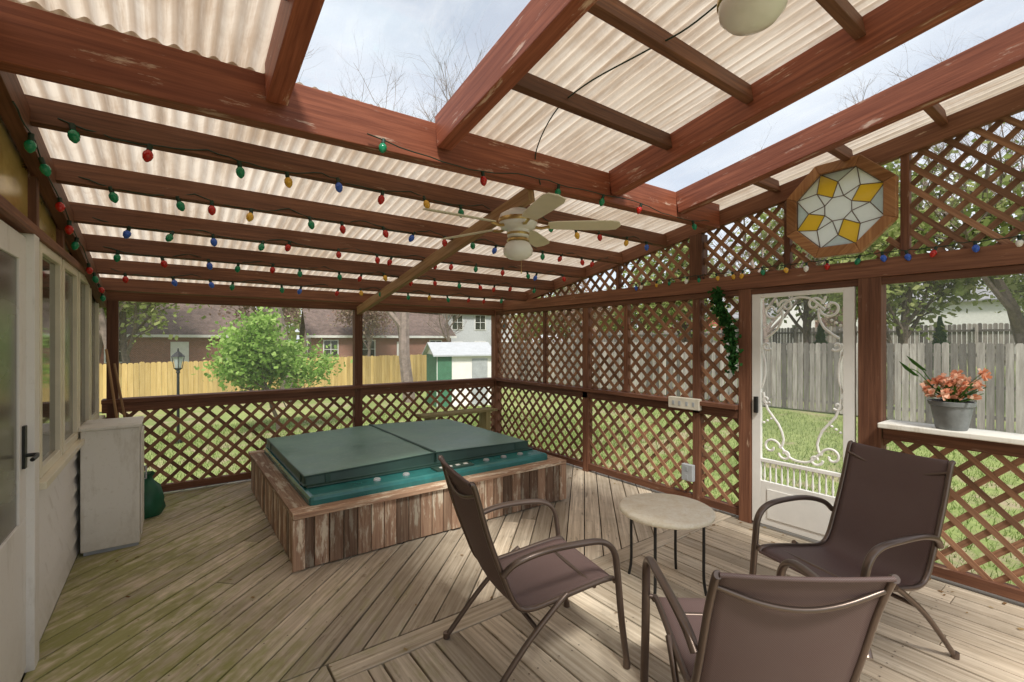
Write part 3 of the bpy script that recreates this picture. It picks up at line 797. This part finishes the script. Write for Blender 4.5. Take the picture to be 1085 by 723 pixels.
# ---------------------------------------------------------------- flower pot
fp=empty('potted_flowers',(XR-.03,.76,1.031))
mb=MB(); mb.lathe([(0,0),(.075,0),(.08,.01),(.105,.15),(.115,.155),(.118,.18),(.107,.182),(.10,.16),(0,.16)],n=28); mb.make('pot',['pot'],fp,smooth=True)
mb=MB(); mb.lathe([(0,.168),(.10,.165)],n=20); mb.make('soil',['soil'],fp)
mb=MB()
for i in range(42):
    a=R.uniform(0,6.28); rr=R.uniform(.02,.16); h=R.uniform(.2,.37)
    tip=V((rr*math.cos(a),rr*math.sin(a),h)); mb.tube(cr([(rr*.2*math.cos(a),rr*.2*math.sin(a),.15),(rr*.5*math.cos(a),rr*.5*math.sin(a),.15+h*.35),tip],4),.0022,n=5,mi=0)
    for k in range(9):
        d=V((R.gauss(0,1),R.gauss(0,1),R.gauss(.3,.8))).normalized(); b=d.cross(V((R.random(),R.random(),R.random()))).normalized()
        mb.quad(tip+d*.016,d*.018,b*.010,mi=1)
for i in range(46):
    a=R.uniform(0,6.28); l=R.uniform(.08,.18); d=V((math.cos(a),math.sin(a),R.uniform(.3,1.3))).normalized(); b=d.cross(V((0,0,1))).normalized()
    mb.quad(V((0,0,.16))+d*l*.8,d*l*.4,b*.008,mi=0)
for l,yo in ((.42,.17),(.38,.21)):
    mb.tube(cr([(0,0,.16),(0,yo*.5,.28),(0,yo*.8,.36),(0,yo,l)],5),[.003]*15+[.001],n=5,mi=0)
    mb.prism([(yo-.05,l-.05),(yo-.02,l-.045),(yo+.03,l-.0),(yo+.06,l+.05),(yo+.02,l+.02)],-.002,.002,mi=0,r=.2,ax=lambda a,b,k:(k,a,b))
mb.make('blossoms_and_leaves',['stem','petal'],fp)
# ---------------------------------------------------------------- ground
def gz(x): 
    t=max(0,min(1,(x-18)/9)); return -.6+1.1*t*t*(3-2*t)
mb=MB(); xs=[-400,-100,-30,-10,0,5,10,15,18,19,20,21,22,23,24,25,26,27,29,35,60,120,400]; ys=[-400,-100,-30,0,10,20,30,60,120,400]
for y in ys:
    for x in xs: mb.v.append((x,y,gz(x)))
n=len(xs)
for j in range(len(ys)-1):
    for i in range(n-1): mb.face([j*n+i,j*n+i+1,(j+1)*n+i+1,(j+1)*n+i])
mb.make('ground',['lawn'])
mb=MB()
def blade(x,y):
    h=R.uniform(.04,.10); a=R.uniform(0,6.28); w=.006; b=len(mb.v); z=gz(x)
    mb.v+= [(x+w*math.cos(a),y+w*math.sin(a),z),(x-w*math.cos(a),y-w*math.sin(a),z),(x+R.uniform(-.04,.04),y+R.uniform(-.04,.04),z+h)]
    mb.f.append([b,b+1,b+2]); mb.uv.append([(0,0),(1,0),(.5,1)]); mb.mi.append(0); mb.r.append(R.random())
for i in range(42000):
    x=4.4+11*R.random()**1.3; y=R.uniform(-3,11); blade(x,y)
for i in range(26000):
    y=6.4+8*R.random()**1.2; blade(R.uniform(-1.5,9),y)
mb.make('grass',['grassb'])
# ---------------------------------------------------------------- fences
def fence(name,p0,p1,z0,z1,mat,pw=.14,rails=True,gap=.008):
    p0=V(p0);p1=V(p1);d=p1-p0;L=d.length;d/=L;nn=V((-d.y,d.x)); mb=MB(); n=int(L/(pw+gap))
    for i in range(n):
        c=p0+d*((i+.5)*(pw+gap)+R.uniform(-.003,.003)); h=z1+R.uniform(-.025,.02); w=pw/2; o=R.random()*30; q=R.uniform(-.006,.006)
        poly=[(-w,z0+.05),(w,z0+.05),(w,h-.04),(w-.03,h),(-w+.03,h),(-w,h-.04)]
        mb.prism(poly,-.009+q,.009+q,0,R.random(),ax=lambda a,b,k,c=c:(c.x+d.x*a+nn.x*k,c.y+d.y*a+nn.y*k,b),uvf=lambda a,b,o=o:(b+o,a+o))
    sgn=1 if rails else -1
    for zz in (z0+.35,(z0+z1)/2,z1-.3):
        a=p0+nn*.04*sgn; b=p1+nn*.04*sgn
        mb.beam((a.x,a.y,zz),(b.x,b.y,zz),.038,.09)
    k=0
    while k<L:
        c=p0+d*k+nn*.1*sgn; mb.beam((c.x,c.y,z0-.1),(c.x,c.y,z1-.05),.09,.09); k+=2.4
    mb.make(name,[mat])
fence('yellow_pine_fence',(-10,16.8),(22,24.6),-.6,.92,'ygf')
fence('weathered_privacy_fence',(16,-14),(16,24),-.6,1.55,'grayf',rails=False,gap=.022)
fence('weathered_privacy_fence',(28,-22),(28,30),gz(28),2.35,'grayf',gap=.02)
# ---------------------------------------------------------------- buildings
def house(name,loc,rot,w,d,hw_,hr,wall,roof,stor=1,door=True,nw=4):
    e=empty(name,loc,rot); mb=MB(); a,b=w/2,d/2
    mb.box(-a,a,-b,b,0,hw_,r=.5)
    mb.prism([(-b,hw_),(b,hw_),(0,hr)],-a,a,ax=lambda u,v,k:(k,u,v))
    mb.make('walls',[wall],e)
    mb=MB(); o=.35; sl=(hr-hw_)/b
    for s in (-1,1):
        mb.prism([(0,hr+.10),(s*(b+o),hw_-sl*o+.10),(s*(b+o),hw_-sl*o),(0,hr)],-a-o,a+o,ax=lambda u,v,k:(k,u,v))
    mb.make('roof',[roof],e)
    mb=MB(); g=MB(); 
    for st in range(stor):
        zc=(hw_/stor)*(st+.58); hh=min(.65,hw_/stor*.27)
        for i in range(nw):
            x=-a+w*(i+.5)/nw
            if door and st==0 and i==nw//2: continue
            for s in (-1,1):
                y=s*b
                mb.box(x-.55,x+.55,min(y,y+s*.05),max(y,y+s*.05),zc-hh-.08,zc+hh+.08); g.box(x-.47,x+.47,min(y+s*.02,y+s*.07),max(y+s*.02,y+s*.07),zc-hh,zc+hh)
                mb.box(x-.02,x+.02,min(y+s*.07,y+s*.08),max(y+s*.07,y+s*.08),zc-hh,zc+hh); mb.box(x-.47,x+.47,min(y+s*.07,y+s*.085),max(y+s*.07,y+s*.085),zc-.02,zc+.02)
        for s in (-1,1):
            mb.box(min(s*a,s*a+s*.05),max(s*a,s*a+s*.05),-.55,.55,zc-hh-.08,zc+hh+.08); g.box(min(s*a+s*.02,s*a+s*.07),max(s*a+s*.02,s*a+s*.07),-.47,.47,zc-hh,zc+hh)
    if door:
        x=-a+w*(nw//2+.5)/nw; mb.box(x-.5,x+.5,-b-.06,-b+.01,0,min(2.15,hw_-.1))
    mb.box(-a-.35,a+.35,-b-.42,-b-.36,hw_-sl*.35-.06,hw_-sl*.35+.12)
    mb.make('trim_and_door',['sidingw'],e); g.make('window_glass',['glass'],e)
    return e
house('brick_house',(-1.5,42,-.6),.1,13,8,2.7,5.0,'brick','shingle')
house('brick_house',(14.5,40,-.6),-.15,11,8,2.7,4.9,'brick','shingle')
house('townhouse',(22.8,42,-.6),-.3,11,8,5.0,7.2,'sidingb','shingle2',2,True,5)
house('white_house',(49,7,.5),math.pi/2+.1,15,9,4.0,6.4,'sidingw','shingle2')
house('white_house',(52,26,.5),math.pi/2-.1,9,8,3.6,5.8,'sidingw','shingle2')
house('red_barn',(40,25.5,.5),math.pi/2,4,4,2.9,4.6,'redbarn','shingle2',1,True,2)
sh=empty('garden_shed',(8.2,14.4,-.6),-.25)
mb=MB(); mb.box(-.95,.95,-.8,.8,0,1.75); mb.prism([(-.8,1.75),(.8,1.75),(0,2.1)],-.95,.95,ax=lambda u,v,k:(k,u,v)); mb.make('walls',['trimw'],sh)
mb=MB(); mb.box(-.97,-.953,-.78,.78,.02,1.74); mb.box(-.93,-.45,-.82,-.803,.02,1.72); mb.make('green_side',['greenshed'],sh)
mb=MB()
for s in (-1,1): mb.prism([(0,2.16),(s*.95,1.74),(s*.95,1.69),(0,2.11)],-1.1,1.1,ax=lambda u,v,k:(k,u,v))
mb.make('roof',['sidingb'],sh)
mb=MB(); mb.box(.25,.8,-.825,-.803,.05,1.6); mb.make('door',['grey'],sh)
lp=empty('garden_lamp_post',(.14,12.4,-.6))
mb=MB(); mb.lathe([(.09,0),(.09,.06),(.045,.1),(.03,.16),(.026,1.5),(.04,1.52),(.03,1.56),(.07,1.6),(.075,1.62),(0,1.62)],n=12)
mb.lathe([(.13,1.86),(.06,1.94),(.02,1.98),(.012,2.04),(0,2.05)],n=8); mb.lathe([(0,1.86),(.13,1.86)],n=8)
for i in range(4):
    a=i*math.pi/2; mb.tube([(.07*math.cos(a),.07*math.sin(a),1.6),(.11*math.cos(a),.11*math.sin(a),1.87)],.008,n=5)
mb.make('post_and_cage',['black'],lp)
mb=MB(); mb.lathe([(.055,1.62),(.09,1.86)],n=8); mb.make('lantern_glass',['sgg'],lp)
# ---------------------------------------------------------------- trees
def tree_mesh(name,H,trunk,spread,levels,leafn,leafs,mats,seed,leafr=.5,first=.35):
    rr=random.Random(seed); mb=MB(); tips=[]
    def br(p,d,L,rad,lv):
        n=4; pts=[p]; dd=d.copy()
        for i in range(n):
            dd=(dd+V((rr.gauss(0,.13),rr.gauss(0,.13),rr.gauss(.04,.08)))).normalized(); pts.append(pts[-1]+dd*L/n)
        rads=[rad*(1-.5*i/n) for i in range(n+1)]
        mb.tube(pts,rads,n=max(3,7-(levels-lv)*1) if lv>0 else 3,mi=0,caps=False)
        if lv<=1: tips.extend(pts[1:])
        if lv>0:
            k=rr.randint(3,5) if lv<levels else rr.randint(5,7)
            for i in range(k):
                t=rr.uniform(first if lv==levels else .25,1.); j=min(n-1,int(t*n)); q=pts[j].lerp(pts[j+1],t*n-j)
                a=rr.uniform(0,6.28); sp=V((math.cos(a),math.sin(a),rr.uniform(-.1,.5)))
                nd=(dd*.75+sp*spread).normalized(); br(q,nd,L*rr.uniform(.5,.72),rad*(1-.5*t)*.6,lv-1)
            if lv==levels: br(pts[-1],dd,L*.6,rad*.5,lv-1)
    br(V((0,0,-.1)),V((0,0,1)),H*.5,trunk,levels)
    for i in range(leafn):
        c=rr.choice(tips)+V((rr.gauss(0,leafr),rr.gauss(0,leafr),rr.gauss(0,leafr*.8)))
        a=V((rr.gauss(0,1),rr.gauss(0,1),rr.gauss(0,.7))).normalized(); b=a.cross(V((rr.gauss(0,1),rr.gauss(0,1),rr.gauss(0,1)))).normalized(); s=leafs*rr.uniform(.5,1.3)
        mb.quad(c,a*s,b*s*.6,mi=1,r=rr.random())
    return mb.mesh(name,mats)
def put(name,me,loc,rot=0,sc=1):
    o=bpy.data.objects.new(name,me); o.location=loc; o.rotation_euler=(0,0,rot); o.scale=(sc,)*3 if not isinstance(sc,tuple) else sc; COL.objects.link(o); return o
bush=tree_mesh('green_shrub_tree',2.9,.055,.9,4,9500,.040,['bark','leafb'],5,.17,.12)
put('green_shrub_tree',bush,(2.15,12.6,-.6),.3,(1.05,1.05,1.08))
bare=tree_mesh('bare_tree',13,.20,.75,5,0,0,['twig'],3)
bare2=tree_mesh('bare_tree_b',11,.17,.85,5,0,0,['twig'],9)
lf1=tree_mesh('spring_tree',10,.2,.8,4,6500,.11,['bark','leafm'],21,.5)
lf2=tree_mesh('budding_tree',9,.18,.8,4,3600,.10,['twig','leafp'],22,.5)
put('bare_tree',bare,(7.0,15.8,-.6),.4,1.15); put('bare_tree',bare2,(3.6,19.5,-.6),1.5,1.35); put('bare_tree',bare,(13,30,-.6),2.2,1.1)
put('bare_tree',bare2,(19.5,9,-.6),0,.95); put('bare_tree',bare,(21,2,-.5),1.,1.0); put('bare_tree',bare2,(-2,26,-.6),2.,1.1)
T=[lf1,lf2,lf1,bare2,lf2]
rt=random.Random(4)
for i in range(17):
    x=-14+i*3.6+rt.uniform(-1,1); y=rt.uniform(30,36) if i%2 else rt.uniform(47,54); k=rt.randrange(5)
    if -1<x<12 and y<37 and k in (0,2): k=1
    put(['spring_tree','budding_tree','spring_tree','bare_tree','budding_tree'][k],T[k],(x,y,-.6),rt.uniform(0,6),rt.uniform(.75,1.15))
for i in range(17):
    y=-14+i*3.4+rt.uniform(-1,1); x=rt.uniform(33,38) if i%2 else rt.uniform(56,62); k=rt.randrange(5)
    put(['spring_tree','budding_tree','spring_tree','bare_tree','budding_tree'][k],T[k],(x,y,.45),rt.uniform(0,6),rt.uniform(.75,1.1))
for (x,y,s) in ((20.5,13.5,.8),(22,-3,.85),(19.5,5.2,.85),(20,-1.,.8),(24,9.5,.9),(-1.5,27,.9)): put('spring_tree',lf1,(x,y,gz(x)),rt.uniform(0,6),s)
rr=random.Random(8); mb=MB(); mb.tube([(0,0,-.05),(0,0,1.9)],[.05,.01],n=6)
for i in range(5000):
    h=rr.random()**.8; rad=(1-h)*.48*rr.uniform(.55,1.)*(1+.15*math.sin(h*40)); a=rr.uniform(0,6.28)
    c=V((rad*math.cos(a),rad*math.sin(a),.12+h*1.9)); d=V((math.cos(a),math.sin(a),rr.uniform(.2,1))).normalized(); b=d.cross(V((0,0,1))).normalized()
    mb.quad(c,d*.05,b*.014,mi=1,r=rr.random())
ev=mb.mesh('evergreen',['bark','everg'])
for (x,y,s) in ((24.,8.9,1.15),(24,6.9,1.1),(24,4.8,1.15),(24,12.5,1.1)): put('evergreen_shrub',ev,(x,y,gz(x)),x*y,s)
mb=MB(); rr=random.Random(2)
for i in range(15000):
    a=math.radians(rr.uniform(-25,115)); D=rr.uniform(72,95); env=5+2.5*math.sin(a*9)+1.5*math.sin(a*23+1)+1.2*math.sin(a*51)
    z=-.5+env*rr.random()**.75*1.15; c=V((D*math.cos(a),D*math.sin(a),z))
    p=V((rr.gauss(0,1),rr.gauss(0,1),rr.gauss(0,1))).normalized(); q=p.cross(V((rr.gauss(0,1),rr.gauss(0,1),rr.gauss(0,1)))).normalized(); s=rr.uniform(.25,.6)
    mb.quad(c,p*s,q*s*.7,mi=0 if math.sin(a*14+rr.gauss(0,.5))>-.1 else 1,r=rr.random())
for i in range(160):
    a=math.radians(rr.uniform(-25,115)); D=rr.uniform(70,80); mb.tube([(D*math.cos(a),D*math.sin(a),-.8),(D*math.cos(a)+rr.gauss(0,.3),D*math.sin(a),rr.uniform(5,10))],[.15,.04],n=4,mi=2)
mb.make('distant_tree_mass',['leafm','leafp','twig'])
# ---------------------------------------------------------------- light
sund=V((-.30,-.55,.78)).normalized()
L=bpy.data.lights.new('sun','SUN'); L.energy=5.0; L.angle=math.radians(10); L.color=(1,.94,.85)
lo=bpy.data.objects.new('sun',L); lo.rotation_euler=sund.to_track_quat('Z','Y').to_euler(); COL.objects.link(lo)
w=bpy.data.worlds.new('World'); S.world=w; w.use_nodes=True; nt=w.node_tree; nt.nodes.clear()
o=nt.nodes.new('ShaderNodeOutputWorld'); bg=nt.nodes.new('ShaderNodeBackground'); sk=nt.nodes.new('ShaderNodeTexSky'); sk.sky_type='NISHITA'; sk.sun_disc=False
sk.sun_elevation=math.asin(sund.z); sk.sun_rotation=math.atan2(sund.x,sund.y)
tc=nt.nodes.new('ShaderNodeTexCoord'); mpn=nt.nodes.new('ShaderNodeMapping'); mpn.inputs['Scale'].default_value=(1,1,2.2)
no=nt.nodes.new('ShaderNodeTexNoise'); no.inputs['Scale'].default_value=2.2; no.inputs['Detail'].default_value=7; no.inputs['Roughness'].default_value=.55
rp=nt.nodes.new('ShaderNodeValToRGB'); rp.color_ramp.elements[0].position=.36; rp.color_ramp.elements[0].color=(.6,.6,.6,1); rp.color_ramp.elements[1].position=.62; rp.color_ramp.elements[1].color=(1,1,1,1)
mx=nt.nodes.new('ShaderNodeMix'); mx.data_type='RGBA'; mx.inputs[7].default_value=(6.9,7.2,7.7,1)
lk=nt.links.new
lk(tc.outputs['Generated'],mpn.inputs[0]); lk(mpn.outputs[0],no.inputs['Vector']); lk(no.outputs[0],rp.inputs[0]); lk(rp.outputs[0],mx.inputs[0]); lk(sk.outputs[0],mx.inputs[6]); lk(mx.outputs[2],bg.inputs[0]); lk(bg.outputs[0],o.inputs[0])
bg.inputs[1].default_value=.15
# ---------------------------------------------------------------- camera
c=bpy.data.cameras.new('camera'); c.sensor_width=36; c.lens=495/1085*36; c.clip_start=.05; c.clip_end=1500
co=bpy.data.objects.new('camera',c); co.location=(0,0,1.6); co.rotation_euler=(math.radians(90),0,math.radians(-36.2)); COL.objects.link(co); S.camera=co
S.view_settings.view_transform='Standard'; S.view_settings.look='None'; S.view_settings.exposure=0
